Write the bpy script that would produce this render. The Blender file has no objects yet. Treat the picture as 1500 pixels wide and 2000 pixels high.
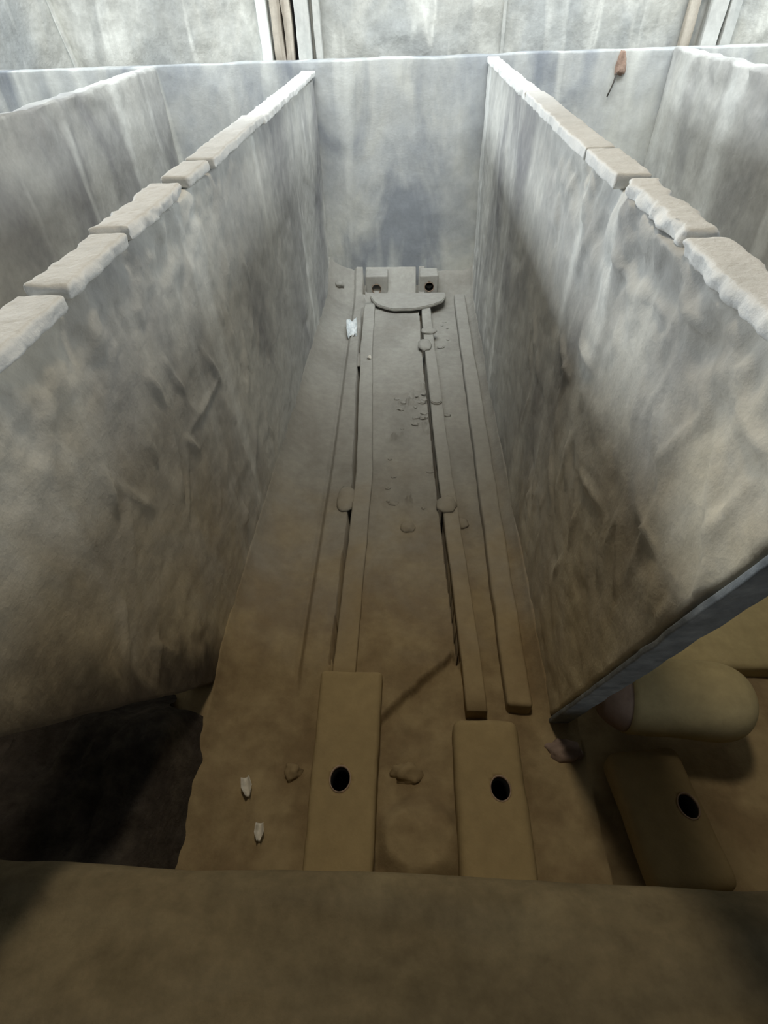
import bpy, bmesh, math, random
import numpy as np
from mathutils import Vector, Matrix, noise
random.seed(7)
S = bpy.context.scene
COL = S.collection

# ------------------------------------------------------------------ camera
F_PX = 1060.0
CAM_H = 1.9
d = np.array([62.0, -1000.0, F_PX]); d /= np.linalg.norm(d)          # direction along the pit
v = np.array([46.0, 1125.0, F_PX]); v -= d * (v @ d); v /= np.linalg.norm(v)   # straight down
c = np.cross(v, d)
if c[0] < 0: c = -c
R = np.array([c, d, -v])                                             # world <- camera (x right, y down, z forward)
cam_d = bpy.data.cameras.new('camera'); cam = bpy.data.objects.new('camera', cam_d); COL.objects.link(cam)
cx, cy, cz = R @ np.array([1, 0, 0]), R @ np.array([0, -1, 0]), R @ np.array([0, 0, -1])
M = Matrix(((cx[0], cy[0], cz[0], 0), (cx[1], cy[1], cz[1], 0), (cx[2], cy[2], cz[2], CAM_H), (0, 0, 0, 1)))
cam.matrix_world = M
cam_d.sensor_fit = 'VERTICAL'; cam_d.sensor_height = 24.0
cam_d.lens = F_PX / 2000.0 * 24.0
cam_d.clip_start = 0.02
S.camera = cam

# ------------------------------------------------------------------ light
S.view_settings.view_transform = 'Standard'
S.view_settings.look = 'None'
S.view_settings.gamma = 1.0
S.view_settings.use_curve_mapping = False
S.view_settings.exposure = 0.14
W = bpy.data.worlds.new('world'); S.world = W; W.use_nodes = True
bg = W.node_tree.nodes['Background']
bg.inputs[0].default_value = (0.62, 0.72, 0.8, 1); bg.inputs[1].default_value = 0.02

def area(name, loc, target, sx, sy, power, col, spread=180):
    l = bpy.data.lights.new(name, 'AREA'); l.shape = 'RECTANGLE'; l.size = sx; l.size_y = sy
    l.energy = power; l.color = col; l.spread = math.radians(spread)
    o = bpy.data.objects.new(name, l); COL.objects.link(o); o.location = loc
    o.rotation_euler = (Vector(target) - Vector(loc)).to_track_quat('-Z', 'Y').to_euler()
    return o
DAY = (0.93, 1.0, 1.03)
area('roof_window', (0.5, 3.4, 4.4), (0.5, 5.2, 1.0), 6.5, 1.0, 92, DAY, 90)
area('side_fill_right', (5.5, 4.3, 3.2), (-0.5, 3.9, 1.2), 3.0, 1.2, 50, DAY, 100)  # unseen fill added to brighten the left partition
area('side_window_left', (-5.5, 4.3, 2.9), (0.5, 3.3, 1.2), 3.0, 1.0, 110, DAY, 105)
area('front_fill', (2.0, -5.0, 2.6), (1.0, 2.0, 1.6), 6.0, 1.0, 40, DAY)  # added fill, keeps the near coping neutral
bl = bpy.data.lights.new('warm_fill', 'POINT'); bl.energy = 128; bl.color = (1.0, 0.87, 0.66); bl.shadow_soft_size = 0.25  # unseen warm fill added for the brown tone of the near end
bo = bpy.data.objects.new('warm_fill', bl); COL.objects.link(bo); bo.location = (-0.05, 1.7, 4.2)

# ------------------------------------------------------------------ materials
def nd(nt, t, **kw):
    n = nt.nodes.new(t)
    for k, val in kw.items():
        if k in n.inputs: n.inputs[k].default_value = val
        else: setattr(n, k, val)
    return n
def ramp(nt, stops):
    n = nt.nodes.new('ShaderNodeValToRGB'); e = n.color_ramp.elements
    while len(e) < len(stops): e.new(0.5)
    for el, (p, col) in zip(e, stops):
        el.position = p; el.color = (*col, 1)
    return n
def noise_tex(nt, vec, scale3, scale=1.0, detail=5.0, rough=0.55, dist=0.0, off=(0, 0, 0)):
    mp = nt.nodes.new('ShaderNodeMapping'); mp.inputs['Scale'].default_value = scale3; mp.inputs['Location'].default_value = off
    nt.links.new(vec, mp.inputs['Vector'])
    n = nt.nodes.new('ShaderNodeTexNoise'); n.inputs['Scale'].default_value = scale
    n.inputs['Detail'].default_value = detail; n.inputs['Roughness'].default_value = rough; n.inputs['Distortion'].default_value = dist
    nt.links.new(mp.outputs[0], n.inputs['Vector'])
    return n.outputs['Fac']
def mix(nt, a, b, fac, mode='MIX'):
    m = nt.nodes.new('ShaderNodeMix'); m.data_type = 'RGBA'; m.blend_type = mode
    for sock, val in ((m.inputs[0], fac), (m.inputs[6], a), (m.inputs[7], b)):
        if isinstance(val, bpy.types.NodeSocket): nt.links.new(val, sock)
        elif isinstance(val, (int, float)): sock.default_value = val
        else: sock.default_value = (*val, 1)
    return m.outputs[2]
def rough_mat(name, dark, midc, light, patch=(1.2, 1.2, 1.2), streak=None, streak_col=(0.5, 0.53, 0.53), streak_amt=0.6,
              stain_col=None, stain_amt=0.5, speck=0.25, bump=0.35, bump_scale=1.0, roughness=0.95, off=(0, 0, 0), fine=70, warm_cast=None, blot=0.3, wall_shade=None):
    m = bpy.data.materials.new(name); m.use_nodes = True; nt = m.node_tree
    b = nt.nodes['Principled BSDF']; b.inputs['Roughness'].default_value = roughness
    b.inputs['Specular IOR Level'].default_value = 0.15
    vec = nt.nodes.new('ShaderNodeTexCoord').outputs['Object']
    n1 = noise_tex(nt, vec, patch, 1.0, 6, 0.6, 0.4, off)
    r1 = ramp(nt, [(0.3, dark), (0.5, midc), (0.7, light)]); nt.links.new(n1, r1.inputs[0])
    colr = r1.outputs[0]
    if stain_col:
        n4 = noise_tex(nt, vec, tuple(p * 0.8 for p in patch), 1.0, 5, 0.55, 0.8, (off[0] + 7, off[1] + 3, off[2] + 1))
        r4 = ramp(nt, [(0.46, (0, 0, 0)), (0.64, (stain_amt,) * 3)]); nt.links.new(n4, r4.inputs[0])
        colr = mix(nt, colr, stain_col, r4.outputs[0])
    if streak:
        n2 = noise_tex(nt, vec, streak, 1.0, 2.5, 0.5, 0.6, (off[0] + 3, off[1] + 9, off[2]))
        r2 = ramp(nt, [(0.52, (0, 0, 0)), (0.62, (streak_amt,) * 3), (0.72, (0.15 * streak_amt,) * 3)]); nt.links.new(n2, r2.inputs[0])
        colr = mix(nt, colr, streak_col, r2.outputs[0])
    if warm_cast:                                  # brown cast of dim light painted over the camera end, ragged border: (colour, y full, y none, z fade)
        ccol, ya, yb, zf = warm_cast
        sp = nt.nodes.new('ShaderNodeSeparateXYZ'); wp = nt.nodes.new('ShaderNodeNewGeometry').outputs['Position']; nt.links.new(wp, sp.inputs[0])
        nz = noise_tex(nt, wp, (1, 1, 1), 2.2, 5, 0.6, 0.5)
        m1 = nd(nt, 'ShaderNodeMath', operation='MULTIPLY_ADD'); m1.inputs[1].default_value = 1.3
        nt.links.new(nz, m1.inputs[0]); nt.links.new(sp.outputs['Y'], m1.inputs[2])
        m2 = nd(nt, 'ShaderNodeMath', operation='MULTIPLY_ADD'); m2.inputs[1].default_value = zf
        nt.links.new(sp.outputs['Z'], m2.inputs[0]); nt.links.new(m1.outputs[0], m2.inputs[2])
        mr = nd(nt, 'ShaderNodeMapRange'); mr.interpolation_type = 'SMOOTHSTEP'
        mr.inputs['From Min'].default_value = ya + 0.65; mr.inputs['From Max'].default_value = yb + 0.65
        mr.inputs['To Min'].default_value = 0.95; mr.inputs['To Max'].default_value = 0.0
        nt.links.new(m2.outputs[0], mr.inputs['Value'])
        nb = noise_tex(nt, wp, (1, 1, 1), 4.5, 6, 0.6, 0.15)
        rb = ramp(nt, [(0.42, (1, 1, 1)), (0.58, (0.52, 0.45, 0.42))]); nt.links.new(nb, rb.inputs[0])
        ccol = mix(nt, ccol, rb.outputs[0], blot, 'MULTIPLY')
        colr = mix(nt, colr, ccol, mr.outputs['Result'])
    if wall_shade:                                  # shade painted along the slanted near end, ragged border: (z slope, v full, v none)
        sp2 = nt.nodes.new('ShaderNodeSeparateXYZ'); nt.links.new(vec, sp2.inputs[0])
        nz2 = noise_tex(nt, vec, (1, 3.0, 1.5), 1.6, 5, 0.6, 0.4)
        q1 = nd(nt, 'ShaderNodeMath', operation='MULTIPLY_ADD'); q1.inputs[1].default_value = wall_shade[0]
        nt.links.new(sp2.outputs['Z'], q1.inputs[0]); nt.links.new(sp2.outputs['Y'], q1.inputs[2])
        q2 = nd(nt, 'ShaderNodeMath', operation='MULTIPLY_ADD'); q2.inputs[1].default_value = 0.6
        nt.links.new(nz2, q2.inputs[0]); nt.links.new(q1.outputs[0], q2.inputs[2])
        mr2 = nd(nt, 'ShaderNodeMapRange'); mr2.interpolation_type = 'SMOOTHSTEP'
        mr2.inputs['From Min'].default_value = wall_shade[1] + 0.3; mr2.inputs['From Max'].default_value = wall_shade[2] + 0.3
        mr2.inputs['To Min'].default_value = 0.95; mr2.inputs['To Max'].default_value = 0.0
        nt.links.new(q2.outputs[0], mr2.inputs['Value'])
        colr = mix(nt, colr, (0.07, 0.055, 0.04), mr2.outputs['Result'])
    n3 = noise_tex(nt, vec, (1, 1, 1), 22, 6, 0.65)
    r3 = ramp(nt, [(0.3, (1 - speck,) * 3), (0.7, (1 + speck * 0.6,) * 3)]); nt.links.new(n3, r3.inputs[0])
    colr = mix(nt, colr, r3.outputs[0], 1.0, 'MULTIPLY')
    nt.links.new(colr, b.inputs['Base Color'])
    if bump:
        f1 = noise_tex(nt, vec, (1, 1, 1), fine, 5, 0.6)
        f2 = noise_tex(nt, vec, (1, 1.1, 0.9), 7, 4, 0.5, 0.3)
        ma = nt.nodes.new('ShaderNodeMath'); ma.operation = 'MULTIPLY_ADD'; ma.inputs[1].default_value = 2.6
        nt.links.new(f2, ma.inputs[0]); nt.links.new(f1, ma.inputs[2])
        bp = nt.nodes.new('ShaderNodeBump'); bp.inputs['Strength'].default_value = bump; bp.inputs['Distance'].default_value = 0.012 * bump_scale
        nt.links.new(ma.outputs[0], bp.inputs['Height']); nt.links.new(bp.outputs[0], b.inputs['Normal'])
    return m

M_part = rough_mat('plaster_partition', (0.40, 0.40, 0.40), (0.57, 0.57, 0.545), (0.70, 0.695, 0.65), (1.3, 1.3, 0.7),
                   streak=(2, 2.7, 0.32), streak_col=(0.84, 0.85, 0.82), streak_amt=0.75, stain_col=(0.24, 0.24, 0.255), stain_amt=0.85, speck=0.12, bump=0.22, warm_cast=((0.57, 0.47, 0.29), 1.0, 2.9, 1.0))
M_part_shade = rough_mat('plaster_partition_shaded', (0.40, 0.40, 0.40), (0.57, 0.57, 0.545), (0.70, 0.695, 0.65), (1.3, 1.3, 0.7),
                   streak=(2, 2.7, 0.32), streak_col=(0.84, 0.85, 0.82), streak_amt=0.75, stain_col=(0.24, 0.24, 0.255), stain_amt=0.85, speck=0.12, bump=0.22, warm_cast=((0.47, 0.375, 0.22), 1.0, 2.9, 1.0), wall_shade=(0.68, 1.03, 1.33))  # partition plaster with the near-end shade painted in
M_back = rough_mat('plaster_back', (0.36, 0.38, 0.40), (0.48, 0.49, 0.48), (0.58, 0.58, 0.53), (2.2, 1, 1.0),
                   streak=(3.2, 2, 0.4), streak_col=(0.72, 0.73, 0.69), streak_amt=0.7, stain_col=(0.24, 0.26, 0.29), stain_amt=0.9, speck=0.1, bump=0.15, off=(1.3, 0, 0.4))
M_upper = rough_mat('whitewashed_wall', (0.38, 0.385, 0.37), (0.49, 0.49, 0.455), (0.64, 0.63, 0.575), (2.2, 1, 1.3),
                    streak=(5, 1, 0.9), streak_col=(0.74, 0.74, 0.69), streak_amt=0.6, stain_col=(0.36, 0.375, 0.375), stain_amt=0.8, speck=0.15, bump=0.3, bump_scale=1.2, fine=30)
M_floor = rough_mat('floor_dust', (0.28, 0.27, 0.245), (0.345, 0.335, 0.305), (0.39, 0.38, 0.345), (3, 2, 2), speck=0.12, bump=0.22, bump_scale=0.6,
                    stain_col=(0.27, 0.25, 0.22), stain_amt=0.4, blot=0.6, warm_cast=((0.36, 0.275, 0.15), 1.0, 2.4, 0.0))
M_dust = rough_mat('dusty_concrete', (0.33, 0.32, 0.29), (0.365, 0.355, 0.325), (0.395, 0.385, 0.35), (4, 3, 3), speck=0.1, bump=0.2, bump_scale=0.5, warm_cast=((0.36, 0.275, 0.15), 1.0, 2.4, 0.0))
M_warm_block = rough_mat('warm_cast_concrete', (0.34, 0.26, 0.14), (0.36, 0.275, 0.145), (0.39, 0.30, 0.16), (4, 3, 3), speck=0.1, bump=0.2, bump_scale=0.5)  # near blocks: dusty concrete with the brown light cast in its colour
M_cope = rough_mat('pale_coping', (0.74, 0.745, 0.73), (0.85, 0.855, 0.84), (0.89, 0.895, 0.88), (4, 4, 4), speck=0.06, bump=0.35, bump_scale=0.7)
M_ledge = rough_mat('ledge_dust', (0.18, 0.145, 0.085), (0.25, 0.20, 0.12), (0.31, 0.255, 0.155), (2.4, 4.2, 3), speck=0.2, bump=0.3,
                    stain_col=(0.15, 0.125, 0.08), stain_amt=0.5)
M_shade_heap = rough_mat('shade_black', (0.035, 0.03, 0.025), (0.06, 0.05, 0.042), (0.10, 0.085, 0.065), (5, 2, 3), speck=0.4, bump=0.5)  # near-black colour carries the shade of the left bay
M_wood = rough_mat('weathered_wood', (0.30, 0.26, 0.21), (0.52, 0.47, 0.40), (0.66, 0.61, 0.52), (14, 5, 1.2), speck=0.15, bump=0.35, bump_scale=0.5)
M_white = rough_mat('white_post', (0.68, 0.70, 0.68), (0.78, 0.80, 0.77), (0.86, 0.87, 0.84), (6, 3, 1.5), speck=0.1, bump=0.2, bump_scale=0.4)
M_grey = rough_mat('grey_post', (0.48, 0.49, 0.47), (0.60, 0.60, 0.57), (0.72, 0.72, 0.68), (6, 3, 1.5), speck=0.12, bump=0.2, bump_scale=0.4)
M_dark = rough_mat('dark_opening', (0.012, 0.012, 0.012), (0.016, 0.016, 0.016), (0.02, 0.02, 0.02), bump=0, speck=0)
M_cool_strip = rough_mat('cool_light_strip', (0.14, 0.155, 0.17), (0.23, 0.25, 0.265), (0.36, 0.38, 0.39), (6, 6, 6), speck=0.3, bump=0.4, bump_scale=0.5, roughness=0.6)  # bluish tone stands for daylight on the partition end
M_can = rough_mat('canister_paint', (0.37, 0.31, 0.17), (0.42, 0.35, 0.195), (0.46, 0.385, 0.22), (3, 3, 3), speck=0.12, bump=0.15, bump_scale=0.4)
M_cap = rough_mat('canister_end', (0.26, 0.19, 0.16), (0.32, 0.24, 0.20), (0.36, 0.27, 0.22), (6, 6, 6), speck=0.2, bump=0.2, bump_scale=0.4)
M_lip = rough_mat('socket_lip', (0.26, 0.19, 0.14), (0.38, 0.28, 0.21), (0.46, 0.35, 0.27), (20, 20, 20), speck=0.2, bump=0.2, bump_scale=0.3)
M_scrap = rough_mat('pale_scrap', (0.55, 0.52, 0.45), (0.75, 0.72, 0.65), (0.85, 0.83, 0.77), (20, 20, 20), speck=0.1, bump=0.3, bump_scale=0.3)
M_foil = rough_mat('crumpled_film', (0.5, 0.55, 0.58), (0.75, 0.8, 0.82), (0.9, 0.92, 0.92), (30, 30, 30), speck=0.1, bump=0.4, bump_scale=0.3, roughness=0.35)
M_brick = rough_mat('brick_brown', (0.24, 0.16, 0.12), (0.33, 0.23, 0.18), (0.42, 0.31, 0.25), (12, 12, 12), speck=0.3, bump=0.4)
M_wire = rough_mat('dark_wire', (0.05, 0.05, 0.05), (0.07, 0.065, 0.06), (0.1, 0.09, 0.08), bump=0, speck=0)

# ------------------------------------------------------------------ helpers
def link(name, me, mat, parent=None, smooth=True):
    o = bpy.data.objects.new(name, me); COL.objects.link(o)
    if mat: me.materials.append(mat)
    if smooth: me.polygons.foreach_set('use_smooth', [True] * len(me.polygons))
    if parent: o.parent = parent
    return o
def tag(o, label, cat, group=None):
    o['label'] = label; o['category'] = cat
    if group: o['group'] = group
    return o
def struct(o):
    o['kind'] = 'structure'; return o
def empty(name, loc, label, cat, group=None):
    o = bpy.data.objects.new(name, None); COL.objects.link(o); o.location = loc; o.empty_display_size = 0.05
    return tag(o, label, cat, group)
def fb(p, sc, octv=3):
    p = Vector(p) * sc; a, s = 1.0, 0.0
    for i in range(octv):
        s += a * noise.noise(p); p = p * 2.03 + Vector((3.1, 1.7, 5.3)); a *= 0.5
    return s
def axis(L, r, step):
    n = max(2, int(round((L - 2 * r) / step)))
    return [0, r * 0.3, r * 0.65] + list(np.linspace(r, L - r, n + 1)) + [L - r * 0.65, L - r * 0.3, L]
def hexa(corners, steps, r, disp=None):
    """rounded hexahedron. corners[i][j][k] (i:x j:y k:z) -> world point; disp(p)->offset vector"""
    C = [[[Vector(corners[i][j][k]) for k in (0, 1)] for j in (0, 1)] for i in (0, 1)]
    L = [(C[1][0][0] - C[0][0][0]).length, (C[0][1][0] - C[0][0][0]).length, (C[0][0][1] - C[0][0][0]).length]
    r = min([r] + [l * 0.45 for l in L])
    ax = [axis(L[i], r, steps[i]) for i in range(3)]
    n = [len(a) for a in ax]
    verts, idx, faces = [], {}, []
    def vid(i, j, k):
        key = (i, j, k)
        if key in idx: return idx[key]
        p = Vector((ax[0][i], ax[1][j], ax[2][k]))
        q = Vector([min(max(p[a], r), L[a] - r) for a in range(3)])
        e = p - q
        if e.length > 1e-9: p = q + e.normalized() * r
        u, w, t = p[0] / L[0], p[1] / L[1], p[2] / L[2]
        P = Vector((0, 0, 0))
        for a in (0, 1):
            for b_ in (0, 1):
                for c_ in (0, 1):
                    P += C[a][b_][c_] * ((u if a else 1 - u) * (w if b_ else 1 - w) * (t if c_ else 1 - t))
        if disp: P = P + disp(P)
        idx[key] = len(verts); verts.append(P); return idx[key]
    X, Y, Z = n[0] - 1, n[1] - 1, n[2] - 1
    for j in range(Y):
        for k in range(Z):
            faces.append((vid(0, j, k), vid(0, j, k + 1), vid(0, j + 1, k + 1), vid(0, j + 1, k)))
            faces.append((vid(X, j, k), vid(X, j + 1, k), vid(X, j + 1, k + 1), vid(X, j, k + 1)))
    for i in range(X):
        for k in range(Z):
            faces.append((vid(i, 0, k), vid(i + 1, 0, k), vid(i + 1, 0, k + 1), vid(i, 0, k + 1)))
            faces.append((vid(i, Y, k), vid(i, Y, k + 1), vid(i + 1, Y, k + 1), vid(i + 1, Y, k)))
    for i in range(X):
        for j in range(Y):
            faces.append((vid(i, j, 0), vid(i, j + 1, 0), vid(i + 1, j + 1, 0), vid(i + 1, j, 0)))
            faces.append((vid(i, j, Z), vid(i + 1, j, Z), vid(i + 1, j + 1, Z), vid(i, j + 1, Z)))
    me = bpy.data.meshes.new('m'); me.from_pydata(verts, [], faces); me.update()
    return me
def box(x0, x1, y0, y1, z0, z1):
    return [[[(x, y, z) for z in (z0, z1)] for y in (y0, y1)] for x in (x0, x1)]
def wob(amp, sc, octv=3, seed=0):
    o = Vector((seed * 3.3, seed * 1.9, seed * 7.1))
    return lambda p: Vector((fb(p + o, sc, octv), fb(p + o + Vector((9, 4, 1)), sc, octv), fb(p + o + Vector((2, 8, 5)), sc, octv))) * amp
def smooth(a, b, x):
    t = min(1, max(0, (x - a) / (b - a))); return t * t * (3 - 2 * t)

# ------------------------------------------------------------------ partitions
# trowel ridges: short raised strokes on the plaster, (y, z, length, angle, height)
def ridges(seed, n, y0, y1, z0, z1):
    rs = random.Random(seed)
    return [(rs.uniform(y0, y1), rs.uniform(z0, z1), rs.uniform(0.05, 0.14), rs.uniform(-2.4, -1.0), rs.uniform(0.006, 0.013)) for _ in range(n)]
def ridge_h(rl, y, z):
    h = 0
    for (ry, rz, ln, an, hh) in rl:
        dy, dz = y - ry, z - rz
        if abs(dy) > ln or abs(dz) > ln: continue
        a = dy * math.cos(an) + dz * math.sin(an); b_ = -dy * math.sin(an) + dz * math.cos(an)
        if abs(a) < ln:
            w = 0.006
            h += hh * (1 - (a / ln) ** 2) * (math.exp(-(b_ / w) ** 2) if b_ > 0 else math.exp(-(b_ / (w * 3)) ** 2))
    return h
def part_disp(side, rl, top, rough_y=2.0):
    def f(p):
        y, z = p.y, p.z
        big = 0.010 * fb(Vector((side * 5, y * 0.9, z * 1.1)), 1.2, 3)
        rough = 0.25 + 0.9 * smooth(0.30, 0.02, top - z) * smooth(rough_y + 0.8, rough_y - 0.4, y)
        small = 0.019 * rough * fb(p, 10, 4)
        h = big + small + ridge_h(rl, y, z)
        pit = fb(p + Vector((4, 4, 4)), 5.5, 2)
        if pit > 0.42: h -= 0.05 * (pit - 0.42) * rough
        zz = 0.010 * fb(p + Vector((0, 7, 0)), 6, 3) * smooth(0.25, 0.0, top - z)
        return Vector((side * h, 0.006 * fb(p, 8, 2), zz))
    return f
rlR = ridges(3, 46, 0.6, 2.2, 0.3, 1.45); rlL = ridges(5, 30, 0.7, 2.4, 0.3, 1.2)
rlR += [(1.675, 1.026, .11, -2.90, .018), (1.486, 1.128, .09, -3.12, .016), (1.402, 1.412, .08, -2.99, .014), (0.974, 1.471, .08, -3.03, .014), (1.108, 1.422, .06, 3.11, .012),
        (1.174, .884, .12, 2.9, .012), (.678, 1.414, .07, -3.13, .012), (.836, 1.063, .09, -3.12, .01)]
rlL += [(2.135, .804, .10, -1.92, .018), (1.452, 1.096, .10, -1.17, .014), (1.326, 1.119, .08, -1.13, .014), (1.605, .894, .19, 3.12, .011), (1.194, 1.012, .05, -1.57, .012), (1.429, .858, .08, -.97, .013)]
cR = [[[(x, yb, 0 - .05), (x, yt, zt)] for (yb, yt, zt) in ((0.96, 0.482, 1.532), (4.855, 4.855, 1.582))] for x in (0.50, 0.562)]
struct(link('wall_right', hexa(cR, (0.03, 0.012, 0.014), 0.012, part_disp(-1, rlR, 1.53)), M_part))
cL = [[[(x, yb, 0 - .05), (x, yt, zt)] for (yb, yt, zt) in ((1.09, 0.06, 1.458), (4.855, 4.855, 1.512))] for x in (-0.80, -0.72)]
struct(link('wall_left', hexa(cL, (0.03, 0.012, 0.014), 0.012, part_disp(1, rlL, 1.48)), M_part_shade))
cLL = [[[(x, yb, 0 - .05), (x, yt, zt)] for (yb, yt, zt) in ((1.06, 0.3, 1.53), (4.87, 4.87, 1.61))] for x in (-1.93, -1.83)]
struct(link('wall_outer_left', hexa(cLL, (0.03, 0.03, 0.03), 0.02, part_disp(1, [], 1.57, 4.2)), M_part))
cRR = [[[(x, yb, 0 - .05), (x, yt, zt)] for (yb, yt, zt) in ((1.06, 0.3, 1.54), (4.87, 4.87, 1.62))] for x in (1.73, 1.83)]
struct(link('wall_outer_right', hexa(cRR, (0.03, 0.03, 0.03), 0.02, part_disp(-1, [], 1.57, 4.2)), M_part))
struct(link('wall_back', hexa(box(-4.2, 4.2, 4.86, 5.0, -0.05, 1.615), (0.035, 0.06, 0.03), 0.012,
     lambda p: Vector((0, 0.008 * fb(p, 1.6, 3) + 0.004 * fb(p, 9, 3), 0.008 * fb(p, 3, 3)))), M_back))
# upper whitewashed wall behind the pits
def up_disp(p):
    r = 0.016 * fb(p, 3.0, 3) + 0.018 * max(0, fb(Vector((p.x, 0, p.z * 0.8)), 9, 3) - 0.05)
    return Vector((0, -r, 0))
struct(link('wall_upper', hexa(box(-4.2, 4.2, 5.12, 5.25, -0.05, 3.4), (0.03, 0.1, 0.03), 0.01, up_disp), M_upper))

# ------------------------------------------------------------------ floor
def railL(y): return float(np.interp(y, [1.0, 2.26, 3.7, 4.6], [-0.295, -0.30, -0.385, -0.41]))
def railR(y): return float(np.interp(y, [0.95, 1.5, 2.26, 3.7, 4.4], [0.20, 0.178, 0.138, 0.082, 0.066]))
def benchL(y): return float(np.interp(y, [0.9, 2.4, 4.5], [-0.43, -0.45, -0.51]))
crumbs = [(0.02, 3.05, 0.10), (-0.05, 2.95, 0.08), (0.08, 2.7, 0.06), (-0.1, 2.62, 0.07), (0.05, 3.2, 0.05), (-0.02, 2.05, 0.07), (0.1, 2.0, 0.05)]
def floor_h(x, y):
    p = Vector((x, y, 0))
    h = 0.006 * fb(p, 2.5, 3) + 0.0025 * fb(p, 14, 2)
    if not (-0.82 < x < 0.6):
        return h + 0.02 * fb(p, 3, 3) - 0.005
    if y > 0.0:
        near = smooth(0.95, 1.15, y)
        bl = benchL(y)
        h += smooth(bl + 0.02, bl - 0.03, x) * (0.025 + 0.05 * smooth(bl, -0.72, x)) * (0.35 + 0.65 * near)
        rl, rr = railL(y), railR(y)
        h += (0.046 * smooth(bl - 0.01, bl + 0.02, x) * (1 if x < rl - 0.006 else 0)) * near
        if rl - 0.008 < x < rr + 0.03:                       # filled channel between the rails, torn off along a diagonal
            cut = 1.17 + (x - 0.16) if x < 0.16 else 1.17 - (x - 0.16) * 1.2
            h += 0.042 * smooth(cut - 0.012, cut + 0.012, y + 0.02 * fb(p, 10, 3))
        w = 0.014 + 0.006 * fb(Vector((0, y, 2)), 4, 2)
        if rl - 0.007 - w < x < rl + 0.004 and 1.12 < y < 4.45: h -= 0.17
        w2 = 0.014 + 0.005 * fb(Vector((5, y, 2)), 3, 2)
        if rr - 0.004 - w2 < x < rr + 0.004 and 1.15 < y < 4.4: h -= 0.17
        for (qx, qy, qr) in crumbs:
            dd = math.hypot(x - qx, (y - qy) * 0.8)
            if dd < qr: h += 0.026 * (1 - dd / qr) * (0.4 + 2.2 * max(0, fb(p, 22, 3)))
    h += 0.06 * math.exp(-max(0, x + 0.72) / 0.035) * (1 if y > 1.0 else smooth(0.6, 1.0, y)) + 0.05 * math.exp(-max(0, 0.5 - x) / 0.03) * smooth(0.85, 1.05, y)
    bank = smooth(4.55, 4.70, y) * 0.05 + smooth(4.64, 4.88, y) * 0.14
    h += bank
    for sx in (-0.425, 0.03):                                 # dark slots beside the far blocks
        if abs(x - sx) < 0.013 and 4.66 < y < 4.9: h -= 0.16
    dm = math.hypot((x - 0.03) / 0.16, (y - 0.53) / 0.15)     # low heap between the near blocks
    h += 0.05 * smooth(1.0, 0.55, dm + 0.12 * fb(p, 9, 2))
    h += 0.014 * fb(p, 7, 3) * smooth(1.15, 0.8, y)
    return h
xs = list(np.arange(-4.2, -0.84, 0.07)) + list(np.arange(-0.84, 0.60, 0.0042)) + list(np.arange(0.60, 4.25, 0.07))
ys = list(np.arange(-0.9, 0.3, 0.06)) + list(np.arange(0.3, 1.7, 0.010)) + list(np.arange(1.7, 4.95, 0.016))
vv, ff = [], []
for y in ys:
    for x in xs: vv.append((x, y, floor_h(x, y)))
nx = len(xs)
for j in range(len(ys) - 1):
    for i in range(nx - 1):
        a = j * nx + i; ff.append((a, a + 1, a + nx + 1, a + nx))
me = bpy.data.meshes.new('floor'); me.from_pydata(vv, [], ff); me.update()
struct(link('floor', me, M_floor))

# near ledge (front wall of the pits) that the photographer leans over
def ledge_disp(p):
    up = smooth(0.0, 0.42, p.z)
    q = Vector((p.x * 0.7 + p.y * 0.5, p.y * 2.6 - p.x * 0.25, 0))
    fold = 0.016 * (1 - abs(fb(q, 2.2, 2)) * 2.2) * smooth(0.36, 0.25, p.y)
    return Vector((0, 0.012 * fb(p, 2.2, 3), up * (fold + 0.03 * fb(Vector((p.x * 0.6, p.y * 1.5, 0)), 2.6, 3) + 0.006 * fb(p, 9, 3))))
cF = [[[(x, y, -0.05), (x, y, zt)] for (y, zt) in ((-0.9, 0.74), (0.345, 0.44))] for x in (-4.2, 4.2)]
struct(link('wall_front', hexa(cF, (0.05, 0.03, 0.04), 0.07, ledge_disp), M_ledge))

# ------------------------------------------------------------------ coping blocks on the partitions
def lin(y, a, b): return a + (b - a) * (y - 0.8) / (4.5 - 0.8)
def cope_disp(amp, seed):
    o = Vector((seed * 3.3, seed * 1.9, seed * 7.1))
    def f(p):
        return Vector((amp * (0.7 * fb(p + o, 6, 2) + 0.9 * fb(p + o, 24, 3)), amp * 1.2 * fb(p + o + Vector((9, 4, 1)), 16, 3), 0.0025 * fb(p + o, 5, 2) + 0.0012 * fb(p + o, 40, 2)))
    return f
def coping(side, y0, y1, dz, dx0, dx1, seed, label, group, r=0.014, amp=0.007):
    if side > 0: x0, x1, za, zb = 0.492, 0.572, 1.568, 1.605
    else: x0, x1, za, zb = -0.797, -0.70, 1.492, 1.56
    x0 += dx0; x1 += dx1
    cc = [[[(x, y, lin(y, za, zb) + dz - 0.034), (x, y, lin(y, za, zb) + dz)] for y in (y0, y1)] for x in (x0, x1)]
    o = link('coping_block', hexa(cc, (0.010, 0.010, 0.012), r * 0.6, cope_disp(amp, seed)), M_cope)
    return tag(o, label, 'coping block', group)
GR, GL = 'coping blocks on the right partition', 'coping blocks on the left partition'
coping(1, 0.51, 1.085, 0.000, 0.000, 0.000, 1, 'nearest pale coping block on the right partition, running off the photo edge', GR, 0.016, 0.012)
coping(1, 1.115, 1.50, 0.004, 0.010, -0.004, 2, 'ragged pale coping block second from the near end of the right partition', GR, 0.02, 0.013)
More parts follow.
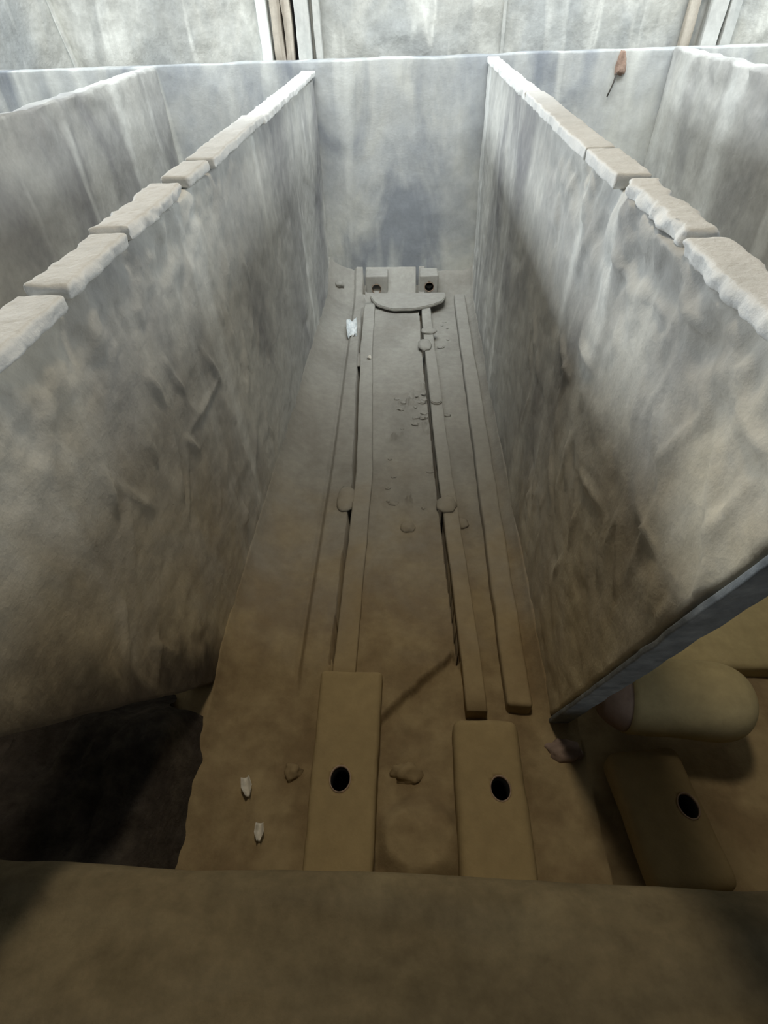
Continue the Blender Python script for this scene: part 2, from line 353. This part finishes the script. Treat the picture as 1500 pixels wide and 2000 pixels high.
coping(1, 1.545, 1.845, 0.002, -0.006, 0.006, 3, 'short squared pale coping block third from the near end of the right partition', GR, 0.012, 0.004)
coping(1, 1.875, 3.05, 0.000, -0.004, 0.002, 4, 'long pale coping block on the right partition beyond the short squared one', GR, 0.012, 0.006)
coping(1, 3.07, 4.84, -0.004, 0.0, -0.004, 5, 'farthest narrow coping strip of the right partition, meeting the back wall', GR, 0.014, 0.008)
coping(-1, 0.30, 1.06, -0.004, -0.0, 0.004, 6, 'nearest cream coping block on the left partition, running off the photo edge', GL, 0.016, 0.008)
coping(-1, 1.08, 1.40, 0.006, 0.005, 0.000, 7, 'cream coping block second from the near end of the left partition', GL, 0.018, 0.009)
coping(-1, 1.43, 1.84, 0.010, -0.004, 0.000, 8, 'ragged pale coping block third from the near end of the left partition', GL, 0.02, 0.012)
coping(-1, 1.93, 2.16, 0.006, -0.006, -0.006, 9, 'short rounded pale coping block in the middle of the left partition', GL, 0.02, 0.006)
coping(-1, 2.19, 3.05, 0.004, -0.004, 0.000, 10, 'long pale coping block on the left partition beyond the short rounded one', GL, 0.014, 0.006)
coping(-1, 3.07, 4.84, -0.004, 0.003, 0.0, 11, 'farthest thin coping strip of the left partition, meeting the back wall', GL, 0.014, 0.008)

# ------------------------------------------------------------------ posts and boards in front of the upper wall
def post(name, x0, x1, xb0, xb1, y0, y1, z0, z1, mat, label, cat, seed):
    cc = [[[((x, xt)[k], y, (z0, z1)[k]) for k in (0, 1)] for y in (y0, y1)] for (x, xt) in ((x0, xb0), (x1, xb1))]
    o = link(name, hexa(cc, (0.02, 0.03, 0.05), 0.005, wob(0.004, 7, 3, seed)), mat)
    return tag(o, label, cat)
post('timber_post', -1.075, -1.005, -1.105, -1.035, 5.01, 5.11, 0.0, 3.3, M_white, 'whitewashed narrow post left of the split timber board', 'post', 1)
bt = empty('timber_board', (-0.92, 5.05, 0), 'weathered brown split timber board standing between two pale posts', 'board')
def bpart(nm, q, seed):
    cc = [[[(xb, y, 0), (xt, y, 3.3)] for y in (5.03, 5.09)] for (xb, xt) in q]
    o = link(nm, hexa(cc, (0.02, 0.03, 0.05), 0.005, wob(0.008, 5, 3, seed)), M_wood, bt); o.matrix_parent_inverse = Matrix.Translation((0.92, -5.05, 0))
bpart('plank', ((-0.985, -1.012), (-0.895, -0.955)), 2); bpart('plank', ((-0.89, -0.945), (-0.845, -0.875)), 3)
post('timber_post', -0.815, -0.72, -0.84, -0.745, 5.0, 5.1, -0.02, 3.3, M_grey, 'pale grey post right of the split timber board', 'post', 4)
post('timber_batten', -0.70, -0.65, -0.715, -0.67, 5.03, 5.1, -0.02, 3.3, M_grey, 'thin grey batten alongside the pale grey post, left half of the upper wall', 'batten', 5)
post('timber_batten', 1.80, 1.86, 1.86, 1.93, 5.04, 5.1, -0.02, 3.3, M_wood, 'dark weathered batten above the right outer partition', 'batten', 6)
post('timber_post', 1.93, 2.03, 1.99, 2.10, 5.01, 5.1, -0.02, 3.3, M_grey, 'pale post above the right outer partition with a dark slit beside it', 'post', 7)
post('timber_batten', 2.055, 2.13, 2.12, 2.19, 5.02, 5.1, -0.02, 3.3, M_grey, 'pale batten at the far right, right of the dark slit', 'batten', 8)
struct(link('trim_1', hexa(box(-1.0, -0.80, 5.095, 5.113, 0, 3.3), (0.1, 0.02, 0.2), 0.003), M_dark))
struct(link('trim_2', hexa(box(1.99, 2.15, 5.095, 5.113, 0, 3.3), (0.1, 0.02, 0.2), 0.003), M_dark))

tag(link('plaster_rib', hexa([[[(xb, y, 1.2), (xt, y, 3.3)] for y in (5.085, 5.14)] for (xb, xt) in ((-2.46, -2.78), (-2.43, -2.75))], (0.015, 0.02, 0.04), 0.01, wob(0.006, 9, 3, 21)), M_upper),
    'thin slanting raised rib on the upper wall at the left', 'rib')
tag(link('timber_batten', hexa(box(0.60, 0.625, 5.09, 5.135, 0.9, 3.3), (0.015, 0.02, 0.05), 0.006, wob(0.003, 9, 3, 22)), M_upper),
    'whitewashed thin seam batten on the upper wall above the right partition', 'batten')

# ------------------------------------------------------------------ rails, kerb
def strip(name, edge, w, y0, y1, z0, z1, mat, parent=None, n=60, seed=0, amp=0.003):
    """bar that follows edge(y) (its left side), rounded top edges"""
    ysr = np.linspace(y0, y1, n); vs, fs = [], []
    r = 0.007
    prof = [(0, z0), (0, z1 - r), (r * 0.3, z1 - r * 0.3), (r, z1), (w * 0.5, z1 + 0.001), (w - r, z1), (w - r * 0.3, z1 - r * 0.3), (w, z1 - r), (w, z0)]
    for y in ysr:
        for (px, pz) in prof:
            p = Vector((edge(y) + px, y, pz))
            vs.append(p + Vector((amp * fb(p, 7, 3), 0, amp * fb(p + Vector((3, 3, 3)), 8, 3))))
    m_ = len(prof)
    for j in range(n - 1):
        for i in range(m_):
            a, b_ = j * m_ + i, j * m_ + (i + 1) % m_
            fs.append((a, b_, b_ + m_, a + m_))
    fs.append(tuple(range(m_))[::-1]); fs.append(tuple(range((n - 1) * m_, n * m_)))
    me = bpy.data.meshes.new(name); me.from_pydata(vs, [], fs); me.update()
    return link(name, me, mat, parent)
tag(strip('floor_rail', railL, 0.088, 1.04, 4.5, 0.0, 0.066, M_dust, seed=1), 'long dust-covered rail on the left of the pit floor channel', 'rail', 'rails along the pit floor')
rr_ = empty('floor_rail', (0.2, 2.5, 0), 'long dust-covered rail on the right of the pit floor channel, with a strip on top', 'rail', 'rails along the pit floor')
def rch(o): o.matrix_parent_inverse = Matrix.Translation((-0.2, -2.5, 0))
rch(strip('rail_bar', railR, 0.075, 0.93, 4.4, 0.0, 0.062, M_dust, rr_, seed=2))
def tongue(name, edge, w, y0, y1, z0, z1, mat, parent):       # flat strip with a rounded near end
    bm = bmesh.new(); pts = []
    for t in np.linspace(0, math.pi, 14): pts.append((edge(y0) + w / 2 + math.cos(t) * w / 2, y0 - math.sin(t) * w * 0.55))
    for y in np.linspace(y0, y1, 12)[1:]: pts.append((edge(y), y))
    for y in np.linspace(y1, y0, 12)[:-1]: pts.append((edge(y) + w, y))
    lo = [bm.verts.new((x, y, z0)) for x, y in pts]; hi = [bm.verts.new((x, y, z1)) for x, y in pts]
    n = len(pts); bm.faces.new(hi); bm.faces.new(lo[::-1])
    for i in range(n): bm.faces.new((lo[i], lo[(i + 1) % n], hi[(i + 1) % n], hi[i]))
    bmesh.ops.recalc_face_normals(bm, faces=bm.faces)
    bmesh.ops.bevel(bm, geom=[e for e in bm.edges if abs(e.verts[0].co.z - z1) < 1e-6 and abs(e.verts[1].co.z - z1) < 1e-6], offset=0.005, segments=2, affect='EDGES')
    me = bpy.data.meshes.new(name); bm.to_mesh(me); bm.free()
    return link(name, me, mat, parent, smooth=False)
rch(tongue('cover_strip', lambda y: railR(y) + 0.002, 0.07, 2.96, 3.62, 0.055, 0.078, M_dust, rr_))

kerb = hexa(box(0.345, 0.438, 0.955, 4.84, -0.03, 0.058), (0.015, 0.03, 0.015), 0.014, wob(0.005, 5, 3, 3))
tag(link('concrete_kerb', kerb, M_dust), 'long low concrete kerb along the foot of the right partition', 'kerb')

# ------------------------------------------------------------------ hollow blocks with round sockets
def hollow_block(x0, x1, y0, y1, z0, z1, hole, rad, label, group, r=0.018, skew=0.0, taper=0.0, rot=0.0, front=False, seed=0):
    ox, oy = (x0 + x1) / 2, (y0 + y1) / 2
    root = empty('hollow_block', (ox, oy, 0), label, 'hollow block', group)
    root.rotation_euler = (0, 0, rot)
    cc = [[[(x - ox + (skew if y == y0 else 0), y - oy, z) for z in (z0, z1)] for y in (y0, y1)] for x in (x0, x1)]
    cc[0][0] = [(q[0] + taper, q[1], q[2]) for q in cc[0][0]]
    me = hexa(cc, (0.015, 0.015, 0.015), r, wob(0.003, 9, 3, seed))
    o = link('block_body', me, M_dust if front else M_warm_block, root)
    hx, hy, hz = hole[0] - ox, hole[1] - oy, hole[2]
    bm = bmesh.new()
    depth = 0.085
    bmesh.ops.create_cone(bm, cap_ends=True, segments=32, radius1=rad, radius2=rad, depth=depth * 2)
    mt = Matrix.Translation((hx, hy, hz)) @ (Matrix.Rotation(math.pi / 2, 4, 'X') if front else Matrix.Diagonal((0.94, 1.15, 1, 1)))
    bmesh.ops.transform(bm, matrix=mt, verts=bm.verts)
    cm = bpy.data.meshes.new('c'); bm.to_mesh(cm); bm.free()
    co = bpy.data.objects.new('c', cm); COL.objects.link(co); co.parent = root
    md = o.modifiers.new('b', 'BOOLEAN'); md.object = co; md.operation = 'DIFFERENCE'; md.solver = 'EXACT'
    dg = bpy.context.evaluated_depsgraph_get(); dg.update()
    new = bpy.data.meshes.new_from_object(o.evaluated_get(dg))
    o.modifiers.clear(); o.data = new
    bpy.data.objects.remove(co)
    # socket: added near-black tube painting the hole's shade, with a pale worn lip
    def tube(nm, ra, rb, za, zb, cap, mat, par):
        vs, fs, N = [], [], 32
        for (rr, zz) in ((rb, za), (rb, zb), (ra, zb), (ra, za)):
            for k in range(N): vs.append((rr * math.cos(2 * math.pi * k / N), rr * math.sin(2 * math.pi * k / N), zz))
        for ring in range(4):
            for k in range(N):
                a, b_ = ring * N + k, ring * N + (k + 1) % N
                c2 = ((ring + 1) % 4) * N
                fs.append((a, b_, c2 + (k + 1) % N, c2 + k))
        if cap: fs.append(tuple(range(3 * N, 4 * N)))
        m2 = bpy.data.meshes.new(nm); m2.from_pydata(vs, [], fs)
        m2.transform(mt); m2.update()
        return link(nm, m2, mat, par)
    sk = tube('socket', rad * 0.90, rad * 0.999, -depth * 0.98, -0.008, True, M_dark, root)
    lp = tube('socket_lip', rad * 0.92, rad * 1.03, -0.012, 0.003, False, M_lip, sk); lp['label'] = 'pale worn lip'
    return root
GB = 'hollow blocks with round sockets'
hollow_block(-0.335, -0.105, 0.37, 1.055, 0.0, 0.10, (-0.222, 0.668, 0.10), 0.036, 'left of the two dusty blocks with a round black hole at the near end', GB, taper=0.03, seed=1)
hollow_block(0.145, 0.365, 0.37, 0.885, 0.0, 0.10, (0.283, 0.655, 0.10), 0.034, 'right of the two dusty blocks with a round black hole, below the kerb end', GB, r=0.03, seed=2)
hollow_block(0.66, 0.90, 0.40, 0.80, 0.0, 0.10, (0.845, 0.615, 0.10), 0.033, 'shadowed block with a dark hole under the canister on the right', GB, r=0.035, rot=0.12, seed=3)
hollow_block(-0.405, -0.22, 4.66, 4.835, 0.0, 0.225, (-0.315, 4.662, 0.118), 0.04, 'left far block with a socket at the foot of the back wall', GB, r=0.012, front=True, seed=4)
hollow_block(0.05, 0.205, 4.66, 4.835, 0.0, 0.225, (0.132, 4.662, 0.128), 0.04, 'right far block with a socket at the foot of the back wall', GB, r=0.012, front=True, seed=5)

# half-round dusty plate at the far end of the channel
bm = bmesh.new(); pts = []
for t in np.linspace(math.pi, 2 * math.pi, 40):
    pts.append((-0.045 + 0.315 * math.cos(t), 4.62 + 0.30 * math.sin(t) * (1 - 0.12 * math.cos(t))))
pts = pts + [(0.27, 4.655), (-0.36, 4.655)]
pts = [(x + 0.012 * fb((x, y, 0), 7, 3), y + 0.015 * fb((x + 4, y, 0), 7, 3)) for x, y in pts]
lo = [bm.verts.new((x, y, 0.066)) for x, y in pts]; hi = [bm.verts.new((x, y, 0.086)) for x, y in pts]
n = len(pts); bm.faces.new(hi); bm.faces.new(lo[::-1])
for i in range(n): bm.faces.new((lo[i], lo[(i + 1) % n], hi[(i + 1) % n], hi[i]))
bmesh.ops.recalc_face_normals(bm, faces=bm.faces)
bmesh.ops.bevel(bm, geom=[e for e in bm.edges if abs(e.verts[0].co.z - 0.086) < 1e-6 and abs(e.verts[1].co.z - 0.086) < 1e-6], offset=0.006, segments=2, affect='EDGES')
me = bpy.data.meshes.new('plate'); bm.to_mesh(me); bm.free()
tag(link('floor_plate', me, M_dust, smooth=False), 'half-round dusty plate lying across the rails at the far end', 'plate')

# ------------------------------------------------------------------ canister lying on the right
can = empty('canister', (0.70, 0.93, 0.0), 'rounded tan canister lying on its side beyond the slanted end of the right partition', 'canister')
can.rotation_euler = (0, 0, math.radians(-4))
def lathe(name, prof, mat, parent, N=48, flat=0.0):
    """prof: (x along axis, radius); axis along X at height"""
    vs, fs = [], []
    for (x, r) in prof:
        for k in range(N):
            a = 2 * math.pi * k / N
            z = r * math.sin(a); z = max(z, -0.10)
            vs.append((x, r * math.cos(a), z))
    for i in range(len(prof) - 1):
        for k in range(N):
            a, b_ = i * N + k, i * N + (k + 1) % N
            fs.append((a, b_, b_ + N, a + N))
    fs.append(tuple(range(N))); fs.append(tuple(range((len(prof) - 1) * N, len(prof) * N))[::-1])
    me = bpy.data.meshes.new(name); me.from_pydata(vs, [], fs)
    bm = bmesh.new(); bm.from_mesh(me); bmesh.ops.recalc_face_normals(bm, faces=bm.faces); bm.to_mesh(me); bm.free()
    me.transform(Matrix.Translation((0, 0, 0.205))); me.update()
    return link(name, me, mat, parent)
CR = 0.125
pr = [(0.0, CR)] + [(x, CR + 0.002 * math.sin(x * 30)) for x in np.linspace(0.02, 0.29, 10)]
pr += [(0.29 + 0.11 * math.sin(t), 0.03 + (CR - 0.03) * math.cos(t)) for t in np.linspace(0.15, math.pi / 2, 10)]
lathe('body', pr, M_can, can)
ec = lathe('end_cap', [(-0.075, CR * 0.55), (-0.07, CR * 0.62), (-0.045, CR * 0.8), (-0.015, CR * 0.93), (0.004, CR * 0.95)], M_cap, can); ec['label'] = 'dull reddish tapered end'

# strip added to paint daylight on the slanted end of the right partition
cE = [[[(x, 0.943 + y, 0.0), (x, 0.495 + y, 1.48)] for y in (-0.024, -0.008)] for x in (0.496, 0.564)]
tag(link('daylit_strip', hexa(cE, (0.012, 0.012, 0.025), 0.004, wob(0.0025, 12, 3, 8)), M_cool_strip), 'bluish grey strip, cool daylight painted on the slanted near end of the right partition', 'daylight strip')

# low slab in the right bay behind the canister
tag(link('floor_slab', hexa(box(0.66, 1.68, 1.12, 2.1, -0.02, 0.07), (0.03, 0.03, 0.02), 0.02, wob(0.01, 4, 3, 9)), M_can), 'low brown slab on the floor behind the canister in the right bay', 'slab')

# near-black heap added in place of the deep shade in the left bay
vs, fs, nu, nv = [], [], 70, 50
for j in range(nv):
    for i in range(nu):
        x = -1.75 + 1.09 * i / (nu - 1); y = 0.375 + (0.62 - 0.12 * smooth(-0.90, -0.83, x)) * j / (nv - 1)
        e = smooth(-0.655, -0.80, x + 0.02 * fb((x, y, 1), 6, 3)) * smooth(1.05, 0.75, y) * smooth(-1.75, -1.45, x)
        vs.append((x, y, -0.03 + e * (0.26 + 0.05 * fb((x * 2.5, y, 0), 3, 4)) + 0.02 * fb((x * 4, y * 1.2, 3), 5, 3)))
for j in range(nv - 1):
    for i in range(nu - 1):
        a = j * nu + i; fs.append((a, a + 1, a + nu + 1, a + nu))
me = bpy.data.meshes.new('heap'); me.from_pydata(vs, [], fs); me.update()
tag(link('shade_heap', me, M_shade_heap), 'added black heap painting the shade in the left bay beside the near ledge', 'heap')

# ------------------------------------------------------------------ small debris
def lump(name, x, y, z, rx, ry, rz, mat, seed, amp=0.35):
    bm = bmesh.new(); bmesh.ops.create_icosphere(bm, subdivisions=3, radius=1)
    for q in bm.verts:
        k = 1 + amp * fb(q.co + Vector((seed * 2.7, seed, 0)), 1.6, 3)
        q.co = Vector((q.co.x * rx * k, q.co.y * ry * k, max(q.co.z, -0.4) * rz * k))
    me = bpy.data.meshes.new(name); bm.to_mesh(me); bm.free()
    o = link(name, me, mat); o.location = (x, y, z); return o
def fz(x, y): return floor_h(x, y)
clods = [(-0.385, 3.62, 0.055, 0.09, 'flat rounded dust clod against the left rail, below the crumpled film'),
         (0.085, 3.72, 0.05, 0.085, 'flat rounded dust clod at the left edge of the right rail strip'),
         (0.12, 3.95, 0.06, 0.05, 'arched dust clod on the right rail just beyond its strip'),
         (-0.335, 2.06, 0.05, 0.09, 'rounded dust clod against the left rail halfway along the channel'),
         (-0.02, 1.86, 0.035, 0.03, 'pale pebble-like clod in the middle of the channel floor'),
         (0.17, 2.0, 0.05, 0.06, 'lumpy dust clod on the right rail halfway along the channel'),
         (0.245, 1.93, 0.035, 0.035, 'small dust clod right of the right rail halfway along')]
for i, (x, y, rx, ry, lab) in enumerate(clods):
    z = max(fz(x, y), 0.066 if (railL(y) < x < railL(y) + .09 or railR(y) < x < railR(y) + .08) else 0) 
    tag(lump('dust_clod', x, y, z + 0.004, rx, ry, 0.022, M_dust, i, 0.2), lab, 'clod', 'larger dust clods on the pit floor')
rs = random.Random(11)
cl = []
for i in range(30):
    if i < 18: x, y = rs.gauss(0.01, 0.06), rs.gauss(2.9, 0.16)
    elif i < 25: x, y = rs.uniform(-0.15, 0.12), rs.uniform(1.8, 2.4)
    else: x, y = rs.uniform(0.16, 0.28), rs.uniform(3.4, 4.3)
    x = min(max(x, -0.18), 0.30)
    if railR(y) - 0.03 < x < railR(y) + 0.09: x = railR(y) - 0.04
    s = rs.uniform(0.006, 0.016)
    tag(lump('dust_crumb', x, y, fz(x, y) + s * 0.2, s * rs.uniform(1.0, 2.2), s, s * 0.5, M_dust, 20 + i, 0.7),
        'small crumb of dried dust on the channel floor between the rails', 'crumb', 'dried dust crumbs between the rails')
tag(lump('dust_clod', -0.40, 0.72, fz(-0.40, 0.72), 0.03, 0.03, 0.025, M_dust, 71, 0.4), 'round clod beside the left block with a hole', 'clod', 'larger dust clods on the pit floor')
tag(lump('dust_clod', -0.01, 0.73, fz(-0.01, 0.73), 0.05, 0.035, 0.03, M_dust, 72, 0.4), 'clod between the two blocks with holes', 'clod', 'larger dust clods on the pit floor')
tag(lump('dust_clod', 0.53, 0.82, fz(0.53, 0.82), 0.06, 0.04, 0.035, M_cap, 73, 0.4), 'reddish clod between the right block and the canister', 'clod', 'larger dust clods on the pit floor')

def scrap(name, x, y, z, w, l, rot, mat, seed, label, cat, thick=0.004, curl=0.02, tp=0.6, wr=0.006):
    vs, fs, N = [], [], 9
    for s in (0, 1):
        for j in range(N):
            for i in range(N):
                u, t = i / (N - 1) - 0.5, j / (N - 1) - 0.5
                ww = w * (1 - tp * abs(t) * 2 * (1 if t < 0 else 0.4))
                zz = curl * (4 * u * u) + wr * fb((u * 3, t * 3, seed), 2, 3) + curl * 0.3
                vs.append((u * ww, t * l, zz + (thick if s else 0)))
    for s in (0, 1):
        for j in range(N - 1):
            for i in range(N - 1):
                a = s * N * N + j * N + i; q = (a, a + 1, a + N + 1, a + N); fs.append(q if s else q[::-1])
    b = [i for i in range(N)] + [j * N + N - 1 for j in range(1, N)] + [(N - 1) * N + i for i in range(N - 2, -1, -1)] + [j * N for j in range(N - 2, 0, -1)]
    for k in range(len(b)):
        a, c2 = b[k], b[(k + 1) % len(b)]; fs.append((a, c2, c2 + N * N, a + N * N))
    me = bpy.data.meshes.new(name); me.from_pydata(vs, [], fs); me.update()
    o = link(name, me, mat); o.location = (x, y, z); o.rotation_euler = (0.15, 0, rot)
    return tag(o, label, cat)
scrap('pale_scrap', -0.535, 0.66, fz(-0.535, 0.66) + 0.004, 0.035, 0.06, 0.35, M_scrap, 1, 'pale leaf-like scrap on the floor left of the left block, the upper one', 'scrap')
scrap('pale_scrap', -0.465, 0.53, fz(-0.465, 0.53) + 0.004, 0.03, 0.05, 0.1, M_scrap, 2, 'pale curled scrap on the floor just above the near ledge, the lower one', 'scrap')
scrap('plastic_film', -0.475, 4.02, fz(-0.475, 4.02) + 0.01, 0.085, 0.22, 0.1, M_foil, 3, 'shiny crumpled whitish film beside the left rail at the far end', 'film', 0.003, 0.02, 0.15, 0.05)
scrap('pale_scrap', -0.31, 3.52, 0.07, 0.03, 0.03, 0.8, M_scrap, 4, 'tiny white scrap on the left rail at the far end', 'scrap', 0.003, 0.01)
o = lump('stone', -0.635, 4.70, fz(-0.635, 4.70) + 0.01, 0.035, 0.03, 0.03, M_dust, 81, 0.3); tag(o, 'small stone in the far left corner of the pit', 'stone')

# brown knob with a dark wire on the back wall of the right bay
kn = empty('brick_chip', (1.40, 4.85, 1.535), 'rust-brown chip with a dark wire hanging on the back wall of the right bay', 'brick chip')
o = lump('chip', 0, 0, 0, 0.035, 0.022, 0.075, M_brick, 5, 0.3); o.parent = kn
for q in o.data.vertices:
    if q.co.z < 0: q.co.z *= 1.6
def tube_curve(name, pts, rad, mat, parent):
    vs, fs, N = [], [], 8
    P = [Vector(p) for p in pts]
    for i, p in enumerate(P):
        t = (P[min(i + 1, len(P) - 1)] - P[max(i - 1, 0)]).normalized()
        a = t.orthogonal().normalized(); b_ = t.cross(a)
        for k in range(N):
            an = 2 * math.pi * k / N; vs.append(p + (a * math.cos(an) + b_ * math.sin(an)) * rad)
    for i in range(len(P) - 1):
        for k in range(N):
            a, b_ = i * N + k, i * N + (k + 1) % N; fs.append((a, b_, b_ + N, a + N))
    fs.append(tuple(range(N))[::-1]); fs.append(tuple(range((len(P) - 1) * N, len(P) * N)))
    me = bpy.data.meshes.new(name); me.from_pydata(vs, [], fs); me.update()
    return link(name, me, mat, parent)
tube_curve('wire', [(-0.02, -0.012, -0.04), (-0.03, -0.02, -0.09), (-0.042, -0.02, -0.13), (-0.055, -0.016, -0.17)], 0.005, M_wire, kn)
